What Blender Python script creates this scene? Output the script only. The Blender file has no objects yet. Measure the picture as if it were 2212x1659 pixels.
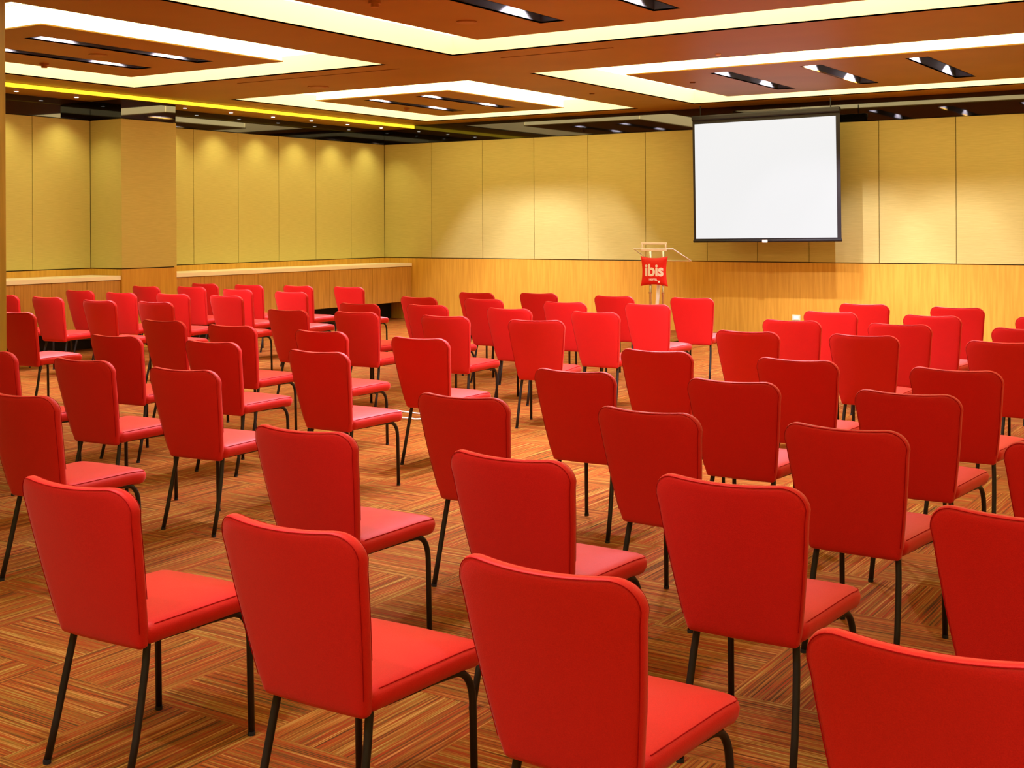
import bpy, bmesh, math
from mathutils import Vector, Matrix
C = bpy.context.scene.collection
R = math.radians
# ------------------------------------------------------------------ camera, world, exposure
F_PX, U0, V0, ROLL, YAW, HCAM = 2726.3, 1106.0, 489.2, 0.0047, 0.5724, 1.5687
cam = bpy.data.cameras.new('camera'); cam_o = bpy.data.objects.new('camera', cam); C.objects.link(cam_o)
cam.sensor_fit = 'HORIZONTAL'; cam.sensor_width = 36.0
cam.lens = F_PX * 36 / 2212
cam.shift_x = 0.0; cam.shift_y = -(829.5 - V0) / 2212
cam.clip_start = 0.05; cam.clip_end = 100
cam_o.matrix_world = Matrix.Translation((0, 0, HCAM)) @ Matrix.Rotation(YAW, 4, 'Z') @ Matrix.Rotation(R(90), 4, 'X') @ Matrix.Rotation(-ROLL, 4, 'Z')
bpy.context.scene.camera = cam_o
w = bpy.data.worlds.new('world'); bpy.context.scene.world = w; w.use_nodes = True
w.node_tree.nodes['Background'].inputs[0].default_value = (1, .8, .5, 1)
w.node_tree.nodes['Background'].inputs[1].default_value = 0.02
vs = bpy.context.scene.view_settings
vs.view_transform = 'Standard'; vs.look = 'None'; vs.exposure = 0.10; vs.gamma = 1.0; vs.use_curve_mapping = False
COVE_STRENGTH = 2.8
COVE_COLOR = (1.0, 0.82, 0.39)
LAMP_POWER = 310.0
LAMP_COLOR = (0.92, 0.79, 1.0)
DOWN_POWER = 34.0
DOWN_COLOR = (1.0, 0.85, 0.40)
# room
LX, RX, NY, DY, ZC = -13.71, 5.2, -1.6, 17.2, 3.30

# ------------------------------------------------------------------ materials
def mat(name, color=(.8, .8, .8), rough=.6, metal=0.0, spec=.5, emit=None, estr=0.0):
    m = bpy.data.materials.new(name); m.use_nodes = True
    b = m.node_tree.nodes['Principled BSDF']
    b.inputs['Base Color'].default_value = (*color, 1); b.inputs['Roughness'].default_value = rough
    b.inputs['Metallic'].default_value = metal; b.inputs['Specular IOR Level'].default_value = spec
    if emit: b.inputs['Emission Color'].default_value = (*emit, 1); b.inputs['Emission Strength'].default_value = estr
    return m
def nt(m): return m.node_tree.nodes, m.node_tree.links, m.node_tree.nodes['Principled BSDF']
def coords(n, l, scale, kind='Object', rot=(0, 0, 0), loc=(0, 0, 0)):
    tc = n.new('ShaderNodeTexCoord'); mp = n.new('ShaderNodeMapping')
    mp.inputs['Scale'].default_value = scale; mp.inputs['Rotation'].default_value = rot; mp.inputs['Location'].default_value = loc
    l.new(tc.outputs[kind], mp.inputs['Vector']); return mp.outputs['Vector']
def noise_mix(m, c1, c2, scale, detail=3, lo=.35, hi=.65, nscale=1.0, bump=0.0):
    n, l, b = nt(m)
    v = coords(n, l, scale)
    t = n.new('ShaderNodeTexNoise'); t.inputs['Scale'].default_value = nscale; t.inputs['Detail'].default_value = detail
    l.new(v, t.inputs['Vector'])
    r = n.new('ShaderNodeValToRGB'); r.color_ramp.elements[0].position = lo; r.color_ramp.elements[1].position = hi
    r.color_ramp.elements[0].color = (*c1, 1); r.color_ramp.elements[1].color = (*c2, 1)
    l.new(t.outputs['Fac'], r.inputs['Fac']); l.new(r.outputs['Color'], b.inputs['Base Color'])
    if bump:
        bp = n.new('ShaderNodeBump'); bp.inputs['Strength'].default_value = bump; bp.inputs['Distance'].default_value = .002
        l.new(t.outputs['Fac'], bp.inputs['Height']); l.new(bp.outputs['Normal'], b.inputs['Normal'])
    return m
M = {}
def red_fabric(name, c1, c2, sheen=.25):
    m = mat(name, c1, .58, spec=.45)
    noise_mix(m, c1, c2, (1, 1, 1), 2, .3, .7, nscale=420, bump=.25)
    b = m.node_tree.nodes['Principled BSDF']
    b.inputs['Sheen Weight'].default_value = sheen; b.inputs['Sheen Roughness'].default_value = .4
    b.inputs['Sheen Tint'].default_value = (1, .60, .42, 1)
    return m
M['red'] = red_fabric('red_woven_fabric', (.58, .004, .005), (.67, .007, .007), .2)
M['redseam'] = mat('dark_red_seam', (.36, .003, .005), .9, spec=.1)
M['black'] = mat('black_powder_coat', (.012, .011, .010), .42, spec=.4)
M['rubber'] = mat('black_rubber', (.01, .01, .01), .8)
M['wood'] = noise_mix(mat('oak_veneer', rough=.42), (.57, .31, .033), (.67, .385, .048), (14, 14, .8), 4, nscale=2.2)
M['wood_cab'] = noise_mix(mat('oak_cabinet_veneer', rough=.42), (.46, .235, .045), (.60, .33, .07), (16, 16, .8), 4, nscale=2.2)
M['column'] = noise_mix(mat('oak_column_veneer', rough=.42), (.36, .24, .03), (.46, .31, .045), (14, 14, .8), 4, nscale=2.2)
M['fabricwall'] = noise_mix(mat('woven_wall_fabric', rough=.85, spec=.15), (.50, .46, .15), (.58, .53, .185), (3.5, 3.5, 90), 3, .3, .7, nscale=2.0, bump=.15)
M['blackglass'] = mat('black_mirror_glass', (.004, .004, .004), .03, spec=.9)
M['ceil'] = noise_mix(mat('brown_ceiling_paint', rough=.5, spec=.22), (.33, .18, .014), (.37, .205, .018), (1, 1, 1), 2, nscale=1.3)
M['cream'] = mat('cream_paint', (.94, .92, .84), .6)
M['laminate'] = mat('cream_worktop', (.95, .92, .78), .35)
M['dark'] = mat('dark_core_and_void_shade', (.006, .006, .005), .7)  # near-black for wall cores and for the shaded void under the cabinets
M['slotblack'] = mat('slot_black_paint', (.045, .047, .042), .6)
M['cove'] = mat('cove_diffuser', (.9, .85, .7), .6, emit=COVE_COLOR, estr=COVE_STRENGTH)
M['ledstrip'] = mat('yellow_led_strip', (.9, .7, .1), .6, emit=(1.0, .74, .03), estr=1.25)
M['reflector'] = mat('lamp_reflector', (.95, .93, .95), .5, emit=(1.0, .93, 1.0), estr=1.4)
M['lens'] = mat('downlight_lens', (.9, .9, .9), .4, emit=(1.0, .95, .85), estr=9.0)
M['chrome'] = mat('satin_steel', (.75, .73, .70), .25, metal=1.0)
M['screenglow'] = mat('screen_white_glow', (.03, .03, .03), .9, spec=0.0, emit=(.805, .81, .815), estr=1.0)  # dark base with added glow stands in for evenly lit white cloth
M['screenblack'] = mat('screen_black', (.008, .009, .012), .6)
M['signred'] = mat('sign_red', (.80, .012, .010), .45)
M['white'] = mat('white_print', (.95, .97, 1.0), .5)
M['plate'] = mat('ivory_plastic', (.85, .78, .55), .4)
M['detector'] = mat('tan_plastic', (.40, .20, .04), .5)
M['brownmetal'] = mat('dark_brown_grille', (.20, .085, .015), .6)
m = mat('clear_acrylic', (.97, .97, .93), .04); M['acrylic'] = m
m.node_tree.nodes['Principled BSDF'].inputs['Transmission Weight'].default_value = 1.0
m.node_tree.nodes['Principled BSDF'].inputs['IOR'].default_value = 1.2
M['acrylicedge'] = mat('frosted_acrylic_edge', (.95, .96, 1.0), .35)

def carpet():
    m = mat('striped_carpet_tiles', rough=.95, spec=.1); n, l, b = nt(m)
    T = .54
    geo = n.new('ShaderNodeNewGeometry')
    mp = n.new('ShaderNodeMapping'); mp.inputs['Location'].default_value = (3.31 / T + 40, -2.87 / T + 40, 0)
    mp.inputs['Scale'].default_value = (1 / T, 1 / T, 1); l.new(geo.outputs['Position'], mp.inputs['Vector'])
    sep = n.new('ShaderNodeSeparateXYZ'); l.new(mp.outputs['Vector'], sep.inputs[0])
    def mth(op, a, bb=None, c=None):
        q = n.new('ShaderNodeMath'); q.operation = op
        for i, x in enumerate((a, bb, c)):
            if x is None: continue
            if isinstance(x, (int, float)): q.inputs[i].default_value = x
            else: l.new(x, q.inputs[i])
        return q.outputs[0]
    x, y = sep.outputs[0], sep.outputs[1]
    fx, fy = mth('FLOOR', x), mth('FLOOR', y)
    par = mth('MODULO', mth('ADD', fx, fy), 2.0)
    ux, uy = mth('FRACT', x), mth('FRACT', y)
    def sel(a, c):   # par ? a : c
        return mth('ADD', mth('MULTIPLY', par, a), mth('MULTIPLY', mth('SUBTRACT', 1.0, par), c))
    across, along = sel(ux, uy), sel(uy, ux)
    tid = mth('ADD', mth('MULTIPLY', fx, 7.31), mth('MULTIPLY', fy, 13.77))
    def stripes(nac, nal, seed, rough=.55):
        cv = n.new('ShaderNodeCombineXYZ')
        l.new(mth('MULTIPLY', across, nac), cv.inputs[0]); l.new(mth('MULTIPLY', along, nal), cv.inputs[1]); l.new(mth('ADD', tid, seed), cv.inputs[2])
        t = n.new('ShaderNodeTexNoise'); t.inputs['Scale'].default_value = 1.0; t.inputs['Detail'].default_value = 2.5; t.inputs['Roughness'].default_value = rough
        l.new(cv.outputs[0], t.inputs['Vector']); return t.outputs['Fac']
    s1 = stripes(64, .8, 0.0); s2 = stripes(15, .5, 3.3); s3 = stripes(150, 1.6, 9.1)
    f = mth('ADD', mth('MULTIPLY', s1, .66), mth('MULTIPLY', s3, .34))
    r = n.new('ShaderNodeValToRGB'); e = r.color_ramp.elements
    e[0].position = .36; e[0].color = (.10, .055, .02, 1)
    e[1].position = .635; e[1].color = (.82, .50, .24, 1)
    for p, c in ((.425, (.26, .135, .045)), (.462, (.48, .060, .022)), (.49, (.52, .15, .035)), (.525, (.29, .19, .055)), (.555, (.64, .25, .065)), (.59, (.50, .34, .13))):
        q = e.new(p); q.color = (*c, 1)
    l.new(f, r.inputs['Fac'])
    r2 = n.new('ShaderNodeValToRGB'); r2.color_ramp.elements[0].position = .38; r2.color_ramp.elements[1].position = .62
    r2.color_ramp.elements[0].color = (1.0, .72, .62, 1); r2.color_ramp.elements[1].color = (.86, 1.0, .80, 1)
    l.new(s2, r2.inputs['Fac'])
    mx = n.new('ShaderNodeMix'); mx.data_type = 'RGBA'; mx.blend_type = 'MULTIPLY'; mx.inputs[0].default_value = .8; dk = n.new('ShaderNodeMix'); dk.data_type = 'RGBA'; dk.blend_type = 'MULTIPLY'; dk.inputs[0].default_value = 1.0; dk.inputs[7].default_value = (.58, .51, .27, 1)
    l.new(r.outputs[0], mx.inputs[6]); l.new(r2.outputs[0], mx.inputs[7])
    l.new(mx.outputs[2], dk.inputs[6]); l.new(dk.outputs[2], b.inputs['Base Color'])
    bp = n.new('ShaderNodeBump'); bp.inputs['Strength'].default_value = .25; bp.inputs['Distance'].default_value = .003
    l.new(s3, bp.inputs['Height']); l.new(bp.outputs[0], b.inputs['Normal'])
    return m
M['carpet'] = carpet()

# ------------------------------------------------------------------ helpers
def obj(name, bm, m, parent=None, smooth=False, auto=None):
    me = bpy.data.meshes.new(name); bmesh.ops.recalc_face_normals(bm, faces=bm.faces[:]); bm.to_mesh(me); bm.free()
    me.materials.append(m)
    if smooth:
        for p in me.polygons: p.use_smooth = True
    o = bpy.data.objects.new(name, me); C.objects.link(o)
    if parent: o.parent = parent
    return o
def tag(o, label, cat, group=None):
    o['label'] = label; o['category'] = cat
    if group: o['group'] = group
    return o
def thing(name, label, cat, loc=(0, 0, 0), rz=0, group=None):
    o = bpy.data.objects.new(name, None); C.objects.link(o); o.empty_display_size = .2
    o.location = loc; o.rotation_euler = (0, 0, rz)
    return tag(o, label, cat, group)
def struct(o): o['kind'] = 'structure'; return o
def box(bm, x0, x1, y0, y1, z0, z1, bev=0):
    r = bmesh.ops.create_cube(bm, size=1)
    for v in r['verts']:
        v.co = Vector(((x0 + x1) / 2 + v.co.x * (x1 - x0), (y0 + y1) / 2 + v.co.y * (y1 - y0), (z0 + z1) / 2 + v.co.z * (z1 - z0)))
    if bev:
        es = list({e for v in r['verts'] for e in v.link_edges})
        bmesh.ops.bevel(bm, geom=es, offset=bev, segments=2, affect='EDGES', profile=.5)
    return bm
def B(*a, bev=0): return box(bmesh.new(), *a, bev=bev)
def tube(bm, pts, r, seg=10, caps=True, radii=None):
    pts = [Vector(p) for p in pts]; rings = []
    up = None
    for i, p in enumerate(pts):
        d = (pts[min(i + 1, len(pts) - 1)] - pts[max(i - 1, 0)]).normalized()
        if up is None:
            up = Vector((1, 0, 0)) if abs(d.x) < .8 else Vector((0, 1, 0))
        a = (up - d * up.dot(d)).normalized(); b = d.cross(a); up = a
        rr = radii[i] if radii else r
        rings.append([bm.verts.new(p + (a * math.cos(2 * math.pi * k / seg) + b * math.sin(2 * math.pi * k / seg)) * rr) for k in range(seg)])
    for i in range(len(rings) - 1):
        for k in range(seg):
            bm.faces.new((rings[i][k], rings[i][(k + 1) % seg], rings[i + 1][(k + 1) % seg], rings[i + 1][k]))
    if caps: bm.faces.new(rings[0][::-1]); bm.faces.new(rings[-1])
    return bm
def disc(bm, x, y, z, r, h, seg=24):
    res = bmesh.ops.create_cone(bm, cap_ends=True, segments=seg, radius1=r, radius2=r, depth=h)
    for v in res['verts']: v.co += Vector((x, y, z))
    return bm
def plane_holes(bm, x0, x1, y0, y1, z, holes, th=0.0):
    xs = sorted({x0, x1, *[a for h in holes for a in h[:2] if x0 < a < x1]}); ys = sorted({y0, y1, *[a for h in holes for a in h[2:] if y0 < a < y1]})
    vc = {}
    def V(x, y):
        if (x, y) not in vc: vc[(x, y)] = bm.verts.new((x, y, z))
        return vc[(x, y)]
    fs = []
    for i in range(len(xs) - 1):
        for j in range(len(ys) - 1):
            cx, cy = (xs[i] + xs[i + 1]) / 2, (ys[j] + ys[j + 1]) / 2
            if any(h[0] < cx < h[1] and h[2] < cy < h[3] for h in holes): continue
            fs.append(bm.faces.new((V(xs[i], ys[j]), V(xs[i + 1], ys[j]), V(xs[i + 1], ys[j + 1]), V(xs[i], ys[j + 1]))))
    if th:
        r = bmesh.ops.extrude_face_region(bm, geom=fs)
        for v in r['geom']:
            if isinstance(v, bmesh.types.BMVert): v.co.z += th
    return bm

# ------------------------------------------------------------------ room shell
struct(obj('floor', B(LX - .1, RX + .1, NY - .1, DY + .1, -.08, 0), M['carpet']))
# wall_back : core, wainscot, fabric panels, mirror frieze
wb = struct(obj('wall_back', B(LX - .1, RX + .1, DY + .03, DY + .15, 0, 3.6), M['dark']))
obj('wainscot', B(LX, RX, DY + .002, DY + .03, 0, 1.036), M['wood'], wb)
seams = [-13.71, -12.70, -11.66, -10.66, -9.67, -8.67, -7.66, -6.88, -6.11, -5.12, -4.10, -3.10, -2.08, -1.06, -.04, .98, 2.0, 3.02, 4.04, 5.2]
for a, b in zip(seams, seams[1:]):
    obj('fabric_panel', B(a + .004, b - .004, DY, DY + .03, 1.048, 2.99, bev=.003), M['fabricwall'], wb)
obj('mirror_frieze', B(LX, RX, DY + .004, DY + .03, 3.0, ZC), M['blackglass'], wb)
# wall_left
wl = struct(obj('wall_left', B(LX - .15, LX - .03, NY - .1, DY + .03, 0, 3.6), M['dark']))
obj('wainscot', B(LX - .03, LX - .002, NY, DY, 0, 1.036), M['wood'], wl)
lse = [NY, -.6, .3, 1.2, 2.1, 3.0, 3.9, 4.8, 5.7, 6.55, 7.43, 8.32, 9.21, 10.11, 11.0]
for a, b in zip(lse, lse[1:]):
    obj('fabric_panel', B(LX - .03, LX, a + .004, b - .004, 1.048, 2.99, bev=.003), M['fabricwall'], wl)
lse = [11.93, 12.81, 13.70, 14.57, 15.43, 16.31, 17.2]
for a, b in zip(lse, lse[1:]):
    obj('fabric_panel', B(LX - .03, LX, a + .004, b - .004, 1.048, 2.99, bev=.003), M['fabricwall'], wl)
obj('mirror_frieze', B(LX - .03, LX - .004, NY, DY, 3.0, ZC), M['blackglass'], wl)
# pilaster on the left wall
PX, PY0, PY1 = -13.10, 11.0, 11.93
pil = struct(obj('wall_pilaster', B(LX + .001, PX - .03, PY0 + .02, PY1 - .02, 0, ZC), M['dark'])); pil.name = 'trim_1'
obj('wainscot', B(LX + .001, PX - .002, PY0 + .002, PY1 - .002, 0, 1.036), M['wood'], pil)
obj('fabric_panel', B(LX + .001, PX, PY0, PY1, 1.048, 2.99, bev=.003), M['fabricwall'], pil)
obj('mirror_frieze', B(LX + .001, PX - .006, PY0 + .006, PY1 - .006, 3.0, ZC - .062), M['blackglass'], pil)
# right and near walls (behind the camera)
wr = struct(obj('wall_right', B(RX, RX + .12, NY - .1, DY + .03, 0, 3.6), M['fabricwall']))
wn = struct(obj('wall_near', B(LX - .1, RX + .1, NY - .12, NY, 0, 3.6), M['fabricwall']))
# free-standing column in the aisle
col = struct(obj('column', B(-8.75, -8.03, 4.98, 5.70, 0, ZC, bev=.006), M['column'])); col.name = 'trim_2'
# lowered soffit along the left wall
sof = struct(obj('trim_3', B(LX, -13.06, NY, DY, 3.245, ZC - .002), M['ceil']))

# ------------------------------------------------------------------ ceiling with recessed coves and floating rafts
X1, X2, X3 = (-12.38, -8.42), (-7.50, -1.40), (-.5, 4.4)
Y1, Y2, Y3 = (-.2, 4.3), (6.0, 10.5), (12.2, 16.6)
rings = {  # outer hole, raft, slot X centres, slot y start, visible
 'L': ((-12.38, -8.42, 6.03, 10.60), (-11.50, -9.15, 6.84, 9.80), (-9.82, -10.76), 7.25),
 'C': ((-12.42, -8.52, 12.28, 16.68), (-11.62, -9.38, 13.08, 15.98), (-10.01, -10.90), 13.38),
 'R': ((-7.55, -1.40, 12.12, 16.52), (-6.74, -2.20, 12.90, 15.82), (-5.75, -4.69, -3.55), 13.28),
 'N': ((-7.42, -1.40, 5.95, 10.42), (-6.60, -2.20, 6.75, 9.66), (-5.50, -4.43, -3.36), 7.08),
 'c': ((-7.5, -1.40, -1.4, 3.1), (-6.7, -2.2, -.6, 2.3), (-2.7,), .15),
 'd': ((-.5, 4.4, -1.4, 3.1), (.3, 3.6, -.6, 2.3), (.9, 2.7), .15),
 'e': ((-.5, 4.4, 6.0, 10.5), (.3, 3.6, 6.8, 9.7), (1.2, 2.7), 7.1),
 'f': ((-.5, 4.4, 12.2, 16.6), (.3, 3.6, 13.0, 15.8), (1.2, 2.7), 13.3)}
ceil = struct(obj('ceiling', plane_holes(bmesh.new(), LX - .1, RX + .1, NY - .1, DY + .1, ZC, [r[0] for r in rings.values()], .012), M['ceil']))
SW, SL = .225, 2.10     # slot width and length
names = {'b': 'behind the camera on the left', 'c': 'above the camera in the middle', 'd': 'behind the camera on the right', 'e': 'beside the right wall', 'f': 'at the far right', 'L': 'left of the room, beside the yellow strip', 'C': 'in the far left corner of the ceiling', 'R': 'above the projection screen', 'N': 'nearest overhead at the top of the photo'}
slotwords = {('L', 0): 'black ceiling slot with two white lamps, right one of the left ceiling square',
 ('L', 1): 'black ceiling slot with two white lamps, left one of the left ceiling square, beside detector',
 ('C', 0): 'black ceiling slot with two white lamps, right one of the far centre ceiling square',
 ('C', 1): 'black ceiling slot with two white lamps, left one of the far centre ceiling square',
 ('R', 0): 'black ceiling slot with two white lamps, leftmost of three above the projection screen',
 ('R', 1): 'black ceiling slot with two white lamps, middle one of three above the projection screen',
 ('R', 2): 'black ceiling slot with two white lamps, rightmost of three above the projection screen',
 ('N', 0): 'large black ceiling slot with white lamp at the top centre of the photo',
 ('N', 1): 'black ceiling slot end at the top edge, right of the large slot',
 ('N', 2): 'black ceiling slot overhead, out of sight right of the top edge slot'}
refl_mesh = {}
lampdata = bpy.data.lights.new('lamp_light', 'SPOT'); lampdata.spot_size = R(124); lampdata.spot_blend = .34; lampdata.shadow_soft_size = .022
lampdata.energy = LAMP_POWER; lampdata.color = LAMP_COLOR
neardata = lampdata.copy(); neardata.spot_size = R(88); neardata.energy = LAMP_POWER * .55
for key, (o, r, sx, sy) in rings.items():
    # raft panel (part of the ceiling) with slot cut-outs
    slots = [(x - SW / 2, x + SW / 2, sy, sy + SL) for x in sx]
    obj('floating_panel', plane_holes(bmesh.new(), r[0], r[1], r[2], r[3], ZC, slots, .012), M['ceil'], ceil)
    # cove light
    t = thing('cove_light', 'glowing warm white rectangular ceiling cove, ' + names[key],
              'ceiling light', ((o[0] + o[1]) / 2, (o[2] + o[3]) / 2, ZC), group='rectangular ceiling coves')
    cx, cy = t.location.x, t.location.y
    lo = (o[0] - cx, o[1] - cx, o[2] - cy, o[3] - cy); lr = (r[0] - cx, r[1] - cx, r[2] - cy, r[3] - cy)
    bm = plane_holes(bmesh.new(), *lo, .20, [lr], .006); q_ = .006
    box(bm, lr[0] + .01, lr[0] + .01 + q_, lr[2] + .01, lr[3] - .01, .014, .2); box(bm, lr[1] - .01 - q_, lr[1] - .01, lr[2] + .01, lr[3] - .01, .014, .2)
    box(bm, lr[0] + .01, lr[1] - .01, lr[2] + .01, lr[2] + .01 + q_, .014, .2); box(bm, lr[0] + .01, lr[1] - .01, lr[3] - .01 - q_, lr[3] - .01, .014, .2)
    obj('diffuser', bm, M['cove'], t)
    bm = bmesh.new()
    e = .012
    box(bm, lo[0] - e, lo[0], lo[2] - e, lo[3] + e, .0, .21); box(bm, lo[1], lo[1] + e, lo[2] - e, lo[3] + e, .0, .21)
    box(bm, lo[0], lo[1], lo[2] - e, lo[2], .0, .21); box(bm, lo[0], lo[1], lo[3], lo[3] + e, .0, .21)
    obj('side_panel', bm, M['cream'], t)
    # hangers carry the raft
    # slot lights
    for i, x in enumerate(sx):
        lab = slotwords.get((key, i), 'black ceiling slot behind the camera, %s one %s' % (('left', 'middle', 'right')[i], {'b': 'at left', 'c': 'in the middle', 'd': 'at right', 'e': 'by the right wall', 'f': 'in the far right corner'}.get(key, '')))
        s = thing('slot_light', lab, 'ceiling light', (x, sy + SL / 2, ZC), group='black slot lights in the ceiling panels')
        bm = bmesh.new(); hw, hl, hh = SW / 2, SL / 2, .26
        box(bm, -hw - .01, -hw, -hl - .01, hl + .01, .0, hh); box(bm, hw, hw + .01, -hl - .01, hl + .01, .0, hh)
        box(bm, -hw, hw, -hl - .01, -hl, .0, hh); box(bm, -hw, hw, hl, hl + .01, .0, hh); box(bm, -hw, hw, -hl, hl, hh, hh + .01)
        obj('trough', bm, M['slotblack'], s)
        for cy_ in (-.70, .66):
            k = round(cy_, 2)
            if k not in refl_mesh:
                bm = bmesh.new(); disc(bm, 0, cy_, .222, .05, .07); ro = obj('lamp', bm, M['slotblack'], s)
                bm = bmesh.new(); disc(bm, 0, cy_, .1845, .042, .005); le = obj('lens', bm, M['lens'], ro); refl_mesh[k] = (ro.data, le.data)
            else:
                ro = bpy.data.objects.new('lamp', refl_mesh[k][0]); C.objects.link(ro); ro.parent = s
                le = bpy.data.objects.new('lens', refl_mesh[k][1]); C.objects.link(le); le.parent = ro
            lo_ = bpy.data.objects.new('lamp_light', neardata if key in 'cd' else lampdata); C.objects.link(lo_); lo_.parent = s; lo_.location = (0, cy_, .172)

# yellow LED strip on the soffit edge
tag(obj('strip_light', B(-13.058, -13.045, NY + .01, DY - .01, 3.245, ZC - .006), M['ledstrip']), 'thin glowing yellow strip light running along the left ceiling edge', 'strip light')
# downlights
ys = [9.63, 10.51, 12.33, 13.21, 14.08, 14.94, 15.81, 16.68]
dn = ['first from the left, nearest the wooden column', 'second downlight from the left, just before the pilaster', 'first downlight right of the pilaster', 'second downlight right of the pilaster',
      'third downlight right of the pilaster', 'fourth downlight right of the pilaster', 'fifth downlight right of the pilaster', 'last downlight before the far corner']
ddata = bpy.data.lights.new('downlight_spot', 'SPOT'); ddata.energy = DOWN_POWER; ddata.color = DOWN_COLOR; ddata.spot_size = R(100); ddata.spot_blend = .9; ddata.shadow_soft_size = .03
for y, d in list(zip(ys, dn)):
    t = thing('downlight', 'small round ceiling spot on the soffit, ' + (d or 'hidden behind the wooden column'), 'downlight', (-13.36, y, 3.245), group='small downlights in the left soffit')
    bm = bmesh.new(); disc(bm, 0, 0, -.003, .034, .006); obj('trim_ring', bm, M['cream'], t)
    bm = bmesh.new(); disc(bm, 0, 0, -.0075, .024, .003); obj('lens', bm, M['lens'], t)
    so = bpy.data.objects.new('downlight_spot', ddata); C.objects.link(so); so.parent = t; so.location = (0, 0, -.02); so.rotation_euler = (0, R(3), 0)

# small things on the ceiling
def detector(x, y, label, r=.05, cat='smoke detector'):
    bm = bmesh.new(); disc(bm, 0, 0, -.01, r, .02); disc(bm, 0, 0, -.03, r * .62, .03)
    o = obj('smoke_detector', bm, M['detector'], None); o.location = (x, y, ZC); tag(o, label, cat)
detector(-11.28, 8.47, 'brown smoke detector beside the left slot of the left ceiling square')
detector(-6.12, 7.57, 'brown smoke detector at the top edge, left of the big slot light')
detector(-11.22, 14.60, 'tiny brown smoke detector in the far centre ceiling square', .045)
def flat_disc(x, y, label, r, mtl, name='ceiling_speaker', cat='ceiling speaker'):
    bm = bmesh.new(); disc(bm, 0, 0, -.004, r, .008); disc(bm, 0, 0, -.009, r * .8, .004)
    o = obj(name, bm, mtl); o.location = (x, y, ZC); tag(o, label, cat)
flat_disc(-10.42, 11.78, 'round dark speaker between the left and far centre ceiling squares', .13, M['detector'])
flat_disc(-10.27, 8.34, 'round flat brown speaker between the slots of the left ceiling square', .09, M['detector'])
flat_disc(-6.09, 8.76, 'round flat brown speaker left of the big slot at the top', .09, M['detector'])
flat_disc(-8.04, 14.42, 'small brown sprinkler plate between far centre and screen ceiling squares', .035, M['brownmetal'], 'sprinkler', 'sprinkler')
flat_disc(-6.42, 14.01, 'small brown sprinkler plate left of the slots above the screen', .035, M['brownmetal'], 'sprinkler', 'sprinkler')
flat_disc(-5.15, 11.85, 'tiny white sprinkler plate on the beam in front of the screen ceiling square', .03, M['white'], 'sprinkler', 'sprinkler')
for x0, x1, y, lab in ((-7.1, -5.8, 10.83, 'thin dark slot vent on the ceiling beam below the nearest cove'), (-10.95, -8.5, 10.94, 'thin dark slot vent on the ceiling beam below the left cove')):
    tag(obj('slot_vent', B(x0, x1, y - .012, y + .012, ZC - .004, ZC + .004), M['brownmetal']), lab, 'air vent')

# ------------------------------------------------------------------ cabinets and worktops along the left wall
CF, CZ0, CZ1 = -13.13, .30, .895
def cabinet(y0, y1, label, nd=2):
    t = thing('wall_cabinet', label, 'cabinet', (LX + .3, (y0 + y1) / 2, CZ0), group='oak cabinets under the white worktop')
    L = (y1 - y0) / 2; ax = CF - (LX + .3); bx = LX + .004 - (LX + .3)
    obj('carcass', B(bx, ax - .02, -L, L, 0, CZ1 - CZ0), M['wood_cab'], t)
    wd = 2 * L / nd
    for k in range(nd):
        obj('door', B(ax - .019, ax, -L + k * wd + .003, -L + (k + 1) * wd - .003, .003, CZ1 - CZ0 - .003, bev=.0015), M['wood_cab'], t)
q = (DY - .004 - PY1) / 5
cw = ['nearest the pilaster', 'second right of the pilaster', 'middle one of the right run', 'second from the far corner', 'at the far corner beside the back wall']
for k in range(5): cabinet(PY1 + k * q, PY1 + (k + 1) * q, 'oak cabinet under the long worktop, ' + cw[k])
cw = ['left of the pilaster, touching it', 'second left of the pilaster, beside the wooden column', 'hidden behind the wooden column', 'far left, out of view']
for k in range(4): cabinet(PY0 - (k + 1) * 1.05, PY0 - k * 1.05, 'oak cabinet under the short worktop, ' + cw[k])
tag(obj('worktop', B(LX + .001, CF + .012, PY1 + .001, DY - .002, CZ1 + .004, .955, bev=.003), M['laminate']), 'long cream worktop from the pilaster to the far corner', 'worktop')
tag(obj('worktop', B(LX + .001, CF + .012, PY0 - 4.2, PY0 - .001, CZ1 + .004, .955, bev=.003), M['laminate']), 'short cream worktop left of the pilaster', 'worktop')
struct(obj('void_shade_plinth_left', B(LX + .0, LX + .14, PY1, DY - .002, 0, .299), M['dark']))  # black plinth below the cabinets: the void's shade is put into its colour
struct(obj('void_shade_plinth_left', B(LX + .0, LX + .14, PY0 - 4.2, PY0, 0, .299), M['dark']))

# ------------------------------------------------------------------ wall plate
t = thing('socket_plate', 'small ivory socket plate low on the oak wall below the screen', 'socket', (-6.30, DY, .26))
obj('plate', B(-.06, .06, -.01, .0015, -.04, .04, bev=.003), M['plate'], t)
obj('socket_insert', B(-.035, .035, -.013, -.009, -.022, .022, bev=.002), M['white'], t)

# ------------------------------------------------------------------ projection screen
t = thing('projection_screen', 'large white projection screen with black border hanging before the back wall', 'projection screen', (-6.53, 16.6, 0))
t.rotation_euler = (0, R(-.55), 0)
SX = 1.075; z0, z1 = 1.335, 3.02
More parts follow.
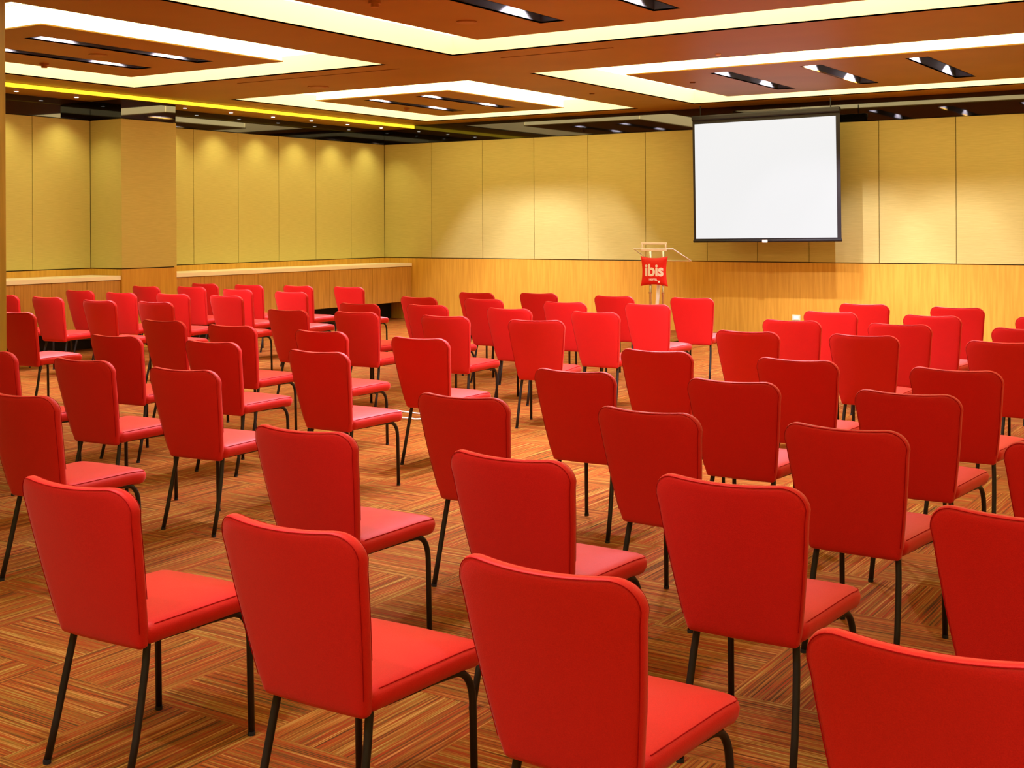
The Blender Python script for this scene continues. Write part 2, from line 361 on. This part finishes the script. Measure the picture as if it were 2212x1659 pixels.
# rotated about its bottom: compensate the lean
t.location.x = -6.53 + math.sin(R(.55)) * 2.2
obj('fabric_border', B(-SX, SX, -.003, .003, z0 + .02, 3.12), M['screenblack'], t)
obj('screen_surface', B(-SX + .035, SX - .055, -.006, -.0031, z0 + .055, 3.025), M['screenglow'], t)
bm = bmesh.new(); tube(bm, [(-SX - .005, 0, z0 + .02), (SX + .005, 0, z0 + .02)], .019, 14); obj('weight_bar', bm, M['screenblack'], t, True)
obj('pull_tab', B(-.04, .04, -.024, -.018, z0 - .005, z0 + .035, bev=.003), M['white'], t)
obj('housing', B(-SX - .004, SX + .004, -.04, .04, 3.075, 3.145, bev=.015), M['screenblack'], t)
for s in (-1, 1): obj('ceiling_bracket', B(s * .95 - .005, s * .95 + .005, -.005, .005, 3.14, 3.30 - .02 + s * -.008), M['black'], t)

# ------------------------------------------------------------------ lectern with sign
LY = 15.4
t = thing('lectern', 'clear acrylic lectern on steel tubes with a sloping top and red sign', 'lectern', (-7.60, LY, 0))
def slab(bm, pts, th):
    n_ = (Vector(pts[1]) - Vector(pts[0])).cross(Vector(pts[2]) - Vector(pts[0])).normalized() * th
    a = [bm.verts.new(Vector(p)) for p in pts]; b = [bm.verts.new(Vector(p) + n_) for p in pts]
    bm.faces.new(a); bm.faces.new(b[::-1]); k = len(pts)
    for i in range(k): bm.faces.new((a[i], a[(i + 1) % k], b[(i + 1) % k], b[i]))
    return bm
yf, yb, zf, zb_ = -.02, .42, 1.255, 1.085
obj('reading_top', slab(bmesh.new(), [(-.335, yf, zf), (.255, yf, zf), (.315, yb, zb_), (-.315, yb, zb_)], .012), M['acrylic'], t)
bm = bmesh.new(); e = .009
tube(bm, [(-.335, yf, zf), (.255, yf, zf)], e, 8); tube(bm, [(.255, yf, zf), (.315, yb, zb_)], e, 8); tube(bm, [(.315, yb, zb_), (-.315, yb, zb_)], e, 8); tube(bm, [(-.315, yb, zb_), (-.335, yf, zf)], e * .7, 8)
obj('edge_trim', bm, M['acrylicedge'], t, True)
obj('front_rail', B(-.215, .165, -.04, -.02, 1.315, 1.345, bev=.006), M['acrylicedge'], t)
obj('front_ledge', B(-.215, .165, -.045, -.01, 1.225, 1.262, bev=.006), M['acrylicedge'], t)
for x in (-.20, .15): bm = bmesh.new(); tube(bm, [(x, -.03, 1.25), (x, -.03, 1.33)], .011, 10); obj('rail_post', bm, M['acrylicedge'], t, True)
for x in (-.105, .085):
    bm = bmesh.new(); tube(bm, [(x, .02, .02), (x, .02, 1.235)], .017, 14); obj('tube', bm, M['chrome'], t, True)
    bm = bmesh.new(); disc(bm, x, .02, .66, .026, .02, 16); obj('collar', bm, M['chrome'], t)
bm = bmesh.new(); tube(bm, [(.03, .05, 1.05), (-.065, .05, .02)], .024, 12); obj('brace', bm, M['white'], t, True)
obj('base_plate', B(-.30, .28, -.16, .32, 0, .022, bev=.006), M['acrylic'], t)
# red sign (pillow-shaped panel)
s = thing('lectern_sign', 'red pillow-shaped sign with white lettering fixed to the lectern front', 'sign', (-7.62, LY - .035, .955))
W2, H2, th = .205, .205, .022
def sgn_outline(k=14):
    pts = []
    for (a, b) in (((-1, -1), (1, -1)), ((1, -1), (1, 1)), ((1, 1), (-1, 1)), ((-1, 1), (-1, -1))):
        for i in range(k):
            f = i / k; x = a[0] + (b[0] - a[0]) * f; z = a[1] + (b[1] - a[1]) * f
            sag = .13 * math.sin(math.pi * f) ** .9
            if a[1] == b[1]: z *= 1 - sag
            else: x *= 1 - sag
            pts.append((x * W2, z * H2))
    return pts
bm = bmesh.new(); ol = sgn_outline(); prev = None
for sc, y in ((1, 0), (.97, -th * .45), (.8, -th * .95), (.5, -th), (.2, -th)):
    ring = [bm.verts.new((x * sc, y, z * sc)) for x, z in ol]
    if prev:
        for i in range(len(ring)): bm.faces.new((prev[i], prev[(i + 1) % len(ring)], ring[(i + 1) % len(ring)], ring[i]))
    else: first = ring
    prev = ring
bm.faces.new(prev); bm.faces.new(first[::-1])
obj('sign_panel', bm, M['signred'], s, True)
def text(name, body, size, x, z, parent, m, y=-th - .0015, sx=1.0, bold=.0):
    cu = bpy.data.curves.new(name, 'FONT'); cu.body = body; cu.size = size; cu.align_x = 'CENTER'; cu.align_y = 'CENTER'; cu.extrude = .0012; cu.offset = bold
    o = bpy.data.objects.new(name, cu); C.objects.link(o)
    dg = bpy.context.evaluated_depsgraph_get(); me = bpy.data.meshes.new_from_object(o.evaluated_get(dg))
    bpy.data.objects.remove(o)
    me.materials.clear(); me.materials.append(m)
    for v in me.vertices: v.co = Vector((v.co.x * sx, -v.co.z, v.co.y))
    o2 = bpy.data.objects.new(name, me); C.objects.link(o2); o2.parent = parent; o2.location = (x, y, z); return o2
text('lettering', 'ibis', .222, .010, .008, s, M['white'], sx=.96, bold=.007)
text('small_lettering', 'HOTEL', .040, -.005, -.115, s, M['white'], sx=1.0, bold=.0012)
bm = bmesh.new(); r_ = bmesh.ops.create_cone(bm, cap_ends=True, segments=20, radius1=.014, radius2=.014, depth=.004)
for v in r_['verts']: v.co = Vector((v.co.x + .082, v.co.z - th - .001, v.co.y - .140))
obj('dot', bm, M['white'], s)

# ------------------------------------------------------------------ floor cables
def cable(pts, label):
    bm = bmesh.new(); P = [Vector((x, y, .006)) for x, y in pts]; out = []
    for i in range(len(P) - 1):
        for k in range(6):
            f = k / 6; out.append(P[i].lerp(P[i + 1], f))
    out.append(P[-1]); tube(bm, out, .008, 8)
    tag(obj('cable', bm, M['white'], None, True), label, 'cable')
cable([(-6.62, 8.12), (-6.43, 8.19), (-6.30, 8.21), (-6.22, 8.19), (-6.16, 8.27), (-6.02, 8.36)], 'white cable on the carpet behind a chair, nearer of the two')
cable([(-6.75, 8.50), (-6.48, 8.46), (-6.36, 8.45), (-6.1, 8.5), (-5.9, 8.56)], 'white cable on the carpet behind a chair, farther of the two')

# ------------------------------------------------------------------ chair
CH_H, CH_ZB, W_T, W_B = .86, .372, .470, .345
LEAN, BOW, DIP = .089, .042, .015
TB = .042
def back_outline():
    """rounded trapezoid in (x,z); returns list CCW"""
    hb, ht = W_B / 2, W_T / 2
    def hw(z):
        f = (z - CH_ZB) / (CH_H - CH_ZB); return hb + (ht - hb) * f + .006 * math.sin(math.pi * f)
    pts = []
    rt, rb = .074, .018
    # bottom-left corner -> bottom-right
    for i in range(5): a = math.pi + (math.pi / 2) * i / 4; pts.append((-hw(CH_ZB) + rb + rb * math.cos(a), CH_ZB + rb + rb * math.sin(a)))
    for i in range(1, 8): pts.append((-hb + rb + (2 * hb - 2 * rb) * i / 8, CH_ZB))
    for i in range(5): a = -math.pi / 2 + (math.pi / 2) * i / 4; pts.append((hw(CH_ZB) - rb + rb * math.cos(a), CH_ZB + rb + rb * math.sin(a)))
    for i in range(1, 12): z = CH_ZB + rb + (CH_H - CH_ZB - rb - rt) * i / 12; pts.append((hw(z), z))
    for i in range(9): a = (math.pi / 2) * i / 8; pts.append((hw(CH_H) - .004 - rt + rt * math.cos(a), CH_H - rt + rt * math.sin(a)))
    n = 12; xr = hw(CH_H) - .004 - rt
    for i in range(1, n): pts.append((xr - 2 * xr * i / n, CH_H))
    for i in range(9): a = math.pi / 2 + (math.pi / 2) * i / 8; pts.append((-(hw(CH_H) - .004 - rt) + rt * math.cos(a), CH_H - rt + rt * math.sin(a)))
    for i in range(11, 0, -1): z = CH_ZB + rb + (CH_H - CH_ZB - rb - rt) * i / 12; pts.append((-hw(z), z))
    return pts
def back_map(x, z, y):
    f = max(0, (z - CH_ZB) / (CH_H - CH_ZB)); g = 1 - min(1, (x / (W_T / 2)) ** 2)
    yy = -LEAN * (f ** 1.15) - BOW * g * (.25 + .75 * f) + y + .012 * (1 - f) ** 2
    zz = z - DIP * g * f ** 6
    return Vector((x, yy, zz))
def make_backrest():
    ol = back_outline(); cx, cz = 0, (CH_ZB + CH_H) / 2; bm = bmesh.new()
    N = len(ol)
    # outline normals for true inward offset
    nr = []
    for i in range(N):
        p0, p1 = Vector(ol[i - 1]), Vector(ol[(i + 1) % N]); d = (p1 - p0).normalized(); nr.append(Vector((-d.y, d.x)))
    prof = [('s', .12, -1.10), ('s', .35, -1.08), ('s', .6, -1.05), ('s', .82, -1.0), ('o', .016, -.93), ('o', .007, -.80), ('o', .002, -.6), ('o', 0, -.3), ('o', 0, .3), ('o', .002, .6), ('o', .007, .82), ('o', .016, .95), ('s', .82, 1.05), ('s', .6, 1.2), ('s', .35, 1.3), ('s', .12, 1.33)]
    rings = []
    for kind, v, y in prof:
        ring = []
        for i, (x, z) in enumerate(ol):
            if kind == 's': xx, zz = cx + (x - cx) * v * (1 if v < .8 else 1), cz + (z - cz) * (v if v < .8 else v + .04)
            else: xx, zz = x + nr[i].x * v, z + nr[i].y * v
            ring.append(bm.verts.new(back_map(xx, zz, y * TB / 2)))
        rings.append(ring)
    for a, b in zip(rings, rings[1:]):
        for i in range(N): bm.faces.new((a[i], a[(i + 1) % N], b[(i + 1) % N], b[i]))
    bm.faces.new(rings[0][::-1]); bm.faces.new(rings[-1])
    return bm
def make_back_seam():
    ol = back_outline(); N = len(ol); bm = bmesh.new()
    i0 = next(i for i, p in enumerate(ol) if p[0] > .1 and p[1] > CH_ZB + .05)
    i1 = max(i for i, p in enumerate(ol) if p[1] > CH_ZB + .05)
    for yo, ins in ((-.86, .0045), (.86, .0045)):
        pts = []
        for i in range(i0, i1 + 1):
            if yo > 0 and ol[i][1] < .50: continue
            p0, p1 = Vector(ol[i - 1]), Vector(ol[(i + 1) % N]); d = (p1 - p0).normalized()
            pts.append(back_map(ol[i][0] - d.y * ins, ol[i][1] + d.x * ins, yo * TB / 2 * .96))
        tube(bm, pts, .0012, 5)
    return bm
SZ, ST = .452, .072
def seat_outline(k=6):
    y0, y1 = -.004, .455; hb, hf = .192, .222; r = .055; rb = .042; pts = []
    for i in range(k + 1): a = -math.pi / 2 + math.pi / 2 * i / k; pts.append((hb - rb + rb * math.cos(a), y0 + rb + rb * math.sin(a)))
    for i in range(1, 8): f = i / 8; pts.append((hb + (hf - hb) * f, y0 + rb + (y1 - r - y0 - rb) * f))
    for i in range(k + 1): a = math.pi / 2 * i / k; pts.append((hf - r + r * math.cos(a), y1 - r + r * math.sin(a)))
    for i in range(1, 8): f = i / 8; x = (hf - r) * (1 - 2 * f); pts.append((x, y1 + .008 * math.sin(math.pi * f)))
    for i in range(k + 1): a = math.pi / 2 + math.pi / 2 * i / k; pts.append((-hf + r + r * math.cos(a), y1 - r + r * math.sin(a)))
    for i in range(7, 0, -1): f = i / 8; pts.append((-(hb + (hf - hb) * f), y0 + rb + (y1 - r - y0 - rb) * f))
    for i in range(k + 1): a = math.pi + math.pi / 2 * i / k; pts.append((-hb + rb + rb * math.cos(a), y0 + rb + rb * math.sin(a)))
    for i in range(1, 6): pts.append(((-hb + rb) * (1 - i / 3), y0))
    return pts
def seat_map(x, y, z):
    f = max(0, min(1, y / .455))
    return Vector((x, y, z + .010 * f - .028 * max(0, f - .72) ** 2 * 6))
def make_seat():
    ol = seat_outline(); N = len(ol); bm = bmesh.new(); cx, cy = 0, .22
    nr = []
    for i in range(N):
        p0, p1 = Vector(ol[i - 1]), Vector(ol[(i + 1) % N]); d = (p1 - p0).normalized(); nr.append(Vector((-d.y, d.x)))
    prof = [('s', .1, SZ + .010), ('s', .4, SZ + .009), ('s', .7, SZ + .006), ('o', .030, SZ - .001), ('o', .014, SZ - .006), ('o', .004, SZ - .015), ('o', 0, SZ - .028), ('o', .003, SZ - .046), ('o', .012, SZ - .062), ('o', .026, SZ - .071), ('s', .7, SZ - ST), ('s', .1, SZ - ST)]
    rings = []
    for kind, v, z in prof:
        ring = []
        for i, (x, y) in enumerate(ol):
            if kind == 's': xx, yy = cx + (x - cx) * v, cy + (y - cy) * v
            else: xx, yy = x + nr[i].x * v, y + nr[i].y * v
            ring.append(bm.verts.new(seat_map(xx, yy, z)))
        rings.append(ring)
    for a, b in zip(rings, rings[1:]):
        for i in range(N): bm.faces.new((a[i], a[(i + 1) % N], b[(i + 1) % N], b[i]))
    bm.faces.new(rings[0]); bm.faces.new(rings[-1][::-1])
    return bm
def make_seat_seam():
    ol = seat_outline(); N = len(ol); bm = bmesh.new(); pts = []
    for i in range(5, 44):
        p0, p1 = Vector(ol[i - 1]), Vector(ol[(i + 1) % N]); d = (p1 - p0).normalized()
        pts.append(seat_map(ol[i][0] - d.y * .0075, ol[i][1] + d.x * .0075, SZ - .0095))
    tube(bm, pts, .0014, 5); return bm
def arc(a, c, b, k=6):
    a, c, b = Vector(a), Vector(c), Vector(b)
    return [a * (1 - t) ** 2 + c * 2 * t * (1 - t) + b * t * t for t in [i / k for i in range(k + 1)]]
LR = .0105
def front_leg(s):
    zb = SZ - ST + .012
    pts = [Vector((s * .165, .06, zb)), Vector((s * .178, .25, zb))] + arc((s * .186, .325, zb - .002), (s * .199, .394, zb), (s * .201, .397, zb - .095)) + [Vector((s * .2025, .402, 0.004))]
    bm = bmesh.new(); tube(bm, pts, LR, 12); return bm
def rear_leg(s):
    pts = [Vector((s * .150, .035, .425)), Vector((s * .153, .028, .37)), Vector((s * .158, .016, .31)), Vector((s * .163, -.004, .22)), Vector((s * .167, -.028, .12)), Vector((s * .170, -.060, .004))]
    bm = bmesh.new(); tube(bm, pts, LR * 1.05, 12); return bm
def foot(s, x, y):
    bm = bmesh.new(); disc(bm, s * x, y, .006, .0118, .012, 12); return bm
def make_chair():
    t = thing('stacking_chair', '', 'chair')
    b = obj('backrest', make_backrest(), M['red'], t, True); obj('seam', make_back_seam(), M['redseam'], b)
    st = obj('seat', make_seat(), M['red'], t, True); obj('seam', make_seat_seam(), M['redseam'], st)
    for s in (-1, 1):
        l = obj('leg', front_leg(s), M['black'], t, True); obj('foot_cap', foot(s, .2025, .402), M['rubber'], l)
    for s in (-1, 1):
        l = obj('leg', rear_leg(s), M['black'], t, True); obj('foot_cap', foot(s, .170, -.060), M['rubber'], l)
    bm = bmesh.new(); tube(bm, [(-.15, .16, SZ - ST + .008), (.15, .16, SZ - ST + .008)], .009, 8); obj('crossbar', bm, M['black'], t, True)
    return t
def dup(root):
    r = root.copy(); C.objects.link(r)
    for ch in list(root.children):
        c = ch.copy(); C.objects.link(c); c.parent = r
        for g in list(ch.children): d = g.copy(); C.objects.link(d); d.parent = c
    return r
CH = """B,-2.130,2.385,-1.0;C,-1.393,2.385,-0.8;A,-2.990,2.434,1.4;E,-1.423,3.426,0.3;I,-2.164,3.429,-1.1;H,-3.088,3.490,1.5;L,-3.107,4.506,1.3;J,-1.443,4.522,-3.2;K,-2.230,4.533,-4.2;R,-4.928,4.611,4.7;S,-5.762,4.655,2.2;N,-3.164,5.564,0.5;M,-1.514,5.570,-1.1;O,-2.323,5.584,-0.3;W,-4.943,5.665,-0.7;U,-6.853,5.783,4.3;V,-5.953,5.798,1.8;P,-1.549,6.570,-2.9;AD,-2.394,6.629,-0.9;Z,-4.958,6.665,0.6;AC,-3.263,6.687,-0.4;AA,-5.883,6.751,1.3;Y,-6.805,6.806,3.2;X,-7.640,6.907,1.4;AE,-3.323,8.201,0.5;AF,-2.550,8.285,2.4;BE,-7.654,8.324,0.8;AB,-5.134,8.355,13.9;AY,-6.007,8.392,3.3;BB,-6.941,8.395,2.9;BQ,-10.336,8.477,2.6;BN,-9.639,8.581,3.8;BS,-11.330,8.617,3.0;AI,-3.412,9.288,1.1;AJ,-2.605,9.313,1.4;BC,-7.684,9.334,2.6;AH,-5.163,9.377,0.9;AV,-6.048,9.411,1.7;AZ,-6.989,9.473,1.5;BP,-11.362,9.608,3.1;BM,-10.629,9.694,6.6;BR,-12.194,9.710,1.8;BI,-9.830,9.717,2.1;AM,-2.622,10.300,-2.3;AL,-3.458,10.328,-0.7;AT,-6.085,10.440,2.9;BA,-7.843,10.479,-0.9;AW,-7.059,10.507,0.8;AR,-5.255,10.534,0.3;BF,-9.744,10.623,2.9;BJ,-10.688,10.743,0.2;BO,-12.326,10.806,1.5;BL,-11.710,10.977,2.7;AP,-2.692,11.397,-0.3;AO,-3.530,11.471,-0.3;AX,-7.811,11.484,-0.6;AS,-6.158,11.576,-1.0;AQ,-5.327,11.653,4.1;BK,-12.201,11.667,0.4;BH,-11.430,11.676,2.5;AU,-7.150,11.698,2.7;BG,-10.685,11.771,2.4;BD,-9.923,11.834,0.8;D,-.565,2.30,0;F,-.635,3.42,0;Q,-.675,4.51,0;AG,-1.66,8.23,1;AK,-1.74,9.33,1;AN,-1.80,10.45,0;T,-6.665,4.70,2;G,-4.80,3.56,2;BT,-9.53,6.95,2;BU,-12.11,8.65,2"""
chairs = []
for s in CH.split(';'):
    n_, x, y, a = s.split(','); chairs.append([n_, float(x), float(y), float(a)])
chairs.sort(key=lambda c: c[2])
rows = []; 
for c in chairs:
    if rows and c[2] - sum(q[2] for q in rows[-1]) / len(rows[-1]) < .5: rows[-1].append(c)
    else: rows.append([c])
ORD = ['first', 'second', 'third', 'fourth', 'fifth', 'sixth', 'seventh', 'eighth', 'ninth', 'tenth', 'eleventh', 'twelfth']
def block(x): return 'left' if x < -9.0 else ('middle' if x < -4.3 else 'right')
proto = make_chair(); used = False
for ri, row in enumerate(rows):
    for bname in ('left', 'middle', 'right'):
        bl = sorted([c for c in row if block(c[1]) == bname], key=lambda c: c[1])
        for k, c in enumerate(bl):
            o = proto if not used else dup(proto); used = True
            o.location = (c[1], c[2], 0); o.rotation_euler = (0, 0, R(c[3]))
            pos = 'only chair' if len(bl) == 1 else ORD[k] + ' from left'
            o['label'] = 'red fabric chair, %s in the %s block, %s row from the camera' % (pos, bname, ORD[ri])
            o['group'] = 'red upholstered chairs set out in rows'
